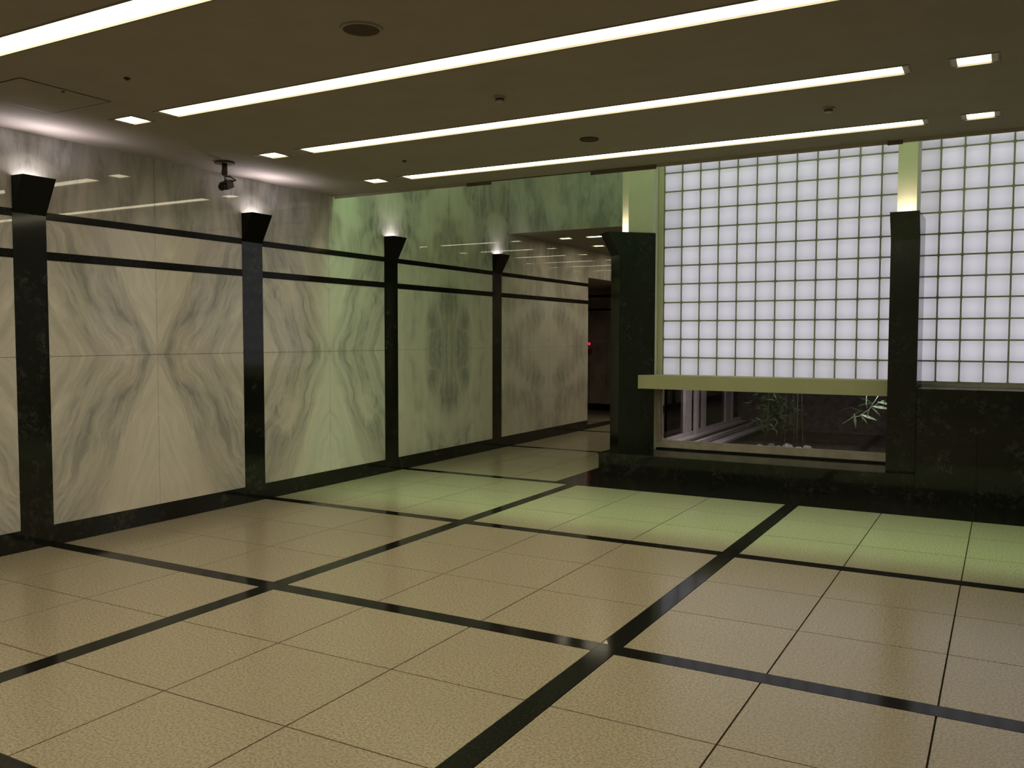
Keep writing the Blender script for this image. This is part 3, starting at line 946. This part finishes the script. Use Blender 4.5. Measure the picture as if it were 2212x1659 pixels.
for x, y, r, lab in ((1.745, -0.895, 0.142, 'large round dark ceiling speaker between the two nearest light strips'),
                     (1.73, 2.80, 0.098, 'small round dark ceiling speaker between the two far light strips')):
    t = empty('ceiling_speaker', (x, y, ZC)); tag(t, lab, 'speaker', 'round ceiling speakers')
    ring(MB(), x, y, r * 0.86, r, ZC - 0.012, ZC).build('rim', M['ceiling'] if r > 0.1 else M['grille'], t)
    disc(MB(), x, y, r * 0.86, ZC - 0.006, ZC - 0.001).build('grille', M['grille'], t)
for x, y, lab in ((1.72, 0.98, 'round white smoke detector under the middle of the ceiling'), (4.10, 2.71, 'round smoke detector at the right, near the far light strips')):
    t = empty('smoke_detector', (x, y, ZC)); tag(t, lab, 'detector', 'smoke detectors')
    disc(MB(), x, y, 0.052, ZC - 0.018, ZC - 0.0005).build('base', M['cream_metal'], t)
    disc(MB(), x, y, 0.040, ZC - 0.030, ZC - 0.018).build('vent_ring', M['dark_metal'], t)
    disc(MB(), x, y, 0.032, ZC - 0.042, ZC - 0.030).build('cap', M['cream_metal'], t)
for x, y, lab in ((-0.59, -0.92, 'tiny dark sprinkler head on the ceiling right of the hatch'), (-0.61, 2.79, 'tiny dark sprinkler head above the far end of a light strip')):
    t = empty('sprinkler_head', (x, y, ZC)); tag(t, lab, 'sprinkler', 'sprinkler heads')
    disc(MB(), x, y, 0.026, ZC - 0.008, ZC - 0.0005, 16).build('rose', M['dark_metal'], t)
    disc(MB(), x, y, 0.012, ZC - 0.018, ZC - 0.008, 10).build('nozzle', M['dark_metal'], t)
ht = empty('ceiling_hatch', (-1.73, -0.94, ZC)); tag(ht, 'square flush access hatch in the ceiling at the upper left', 'hatch')
hx0, hx1, hy0, hy1 = -2.135, -1.315, -1.345, -0.535
fr = MB()
for a, c, d, e in ((hx0, hx1, hy0, hy0 + .008), (hx0, hx1, hy1 - .008, hy1), (hx0, hx0 + .008, hy0 + .008, hy1 - .008), (hx1 - .008, hx1, hy0 + .008, hy1 - .008)):
    fr.box(a, c, d, e, ZC - 0.005, ZC)
fr.build('frame', M['dark_metal'], ht)
MB().box(hx0 + .008, hx1 - .008, hy0 + .008, hy1 - .008, ZC - 0.004, ZC - 0.0005).build('panel', M['ceiling'], ht)
disc(MB(), hx1 - 0.06, (hy0 + hy1) / 2, 0.014, ZC - 0.012, ZC - 0.004, 12).build('latch', M['dark_metal'], ht)

# security camera hanging from the ceiling
cx, cy = -2.5, 1.83
sc_ = empty('security_camera', (cx, cy, ZC)); tag(sc_, 'dark security camera hanging from the ceiling in front of the marble wall', 'camera')
disc(MB(), cx, cy, 0.115, ZC - 0.022, ZC).build('mount_plate', M['olive'], sc_)
MB().tube([(cx, cy, ZC - 0.02), (cx, cy, ZC - 0.08), (cx - 0.005, cy, ZC - 0.13), (cx - 0.002, cy, ZC - 0.155)], [0.032, 0.031, 0.036, 0.026], 12).build('stem', M['olive'], sc_)
MB().tube([(cx, cy, ZC - 0.15), (cx + 0.012, cy, ZC - 0.215)], 0.015, 8).build('ball_joint', M['steel'], sc_)
d = Vector((0.35, -1.0, -0.40)).normalized()
c0 = Vector((cx + 0.03, cy, ZC - 0.268))
side = d.cross(Vector((0, 0, 1))).normalized()
upv = side.cross(d).normalized()
def obox(b, c, d, s, u, l, w, t):
    pts = lambda k: [c + d * k + s * w + u * t, c + d * k - s * w + u * t, c + d * k - s * w - u * t, c + d * k + s * w - u * t]
    return b.hull(pts(-l), pts(l))
obox(MB(), c0, d, side, upv, 0.080, 0.046, 0.044).build('body', M['cam_body'], sc_)
MB().tube([c0 + d * 0.078, c0 + d * 0.135], [0.038, 0.042], 16).build('lens_barrel', M['cam_black'], sc_)
MB().tube([c0 + d * 0.134, c0 + d * 0.137], 0.031, 14).build('lens', M['cam_black'], sc_)
MB().tube([(cx + 0.015, cy, ZC - 0.165), (cx + 0.07, cy + 0.02, ZC - 0.175), (cx + 0.115, cy + 0.06, ZC - 0.215), c0 - d * 0.078 + upv * 0.02], 0.008, 6).build('cable', M['cam_black'], sc_)
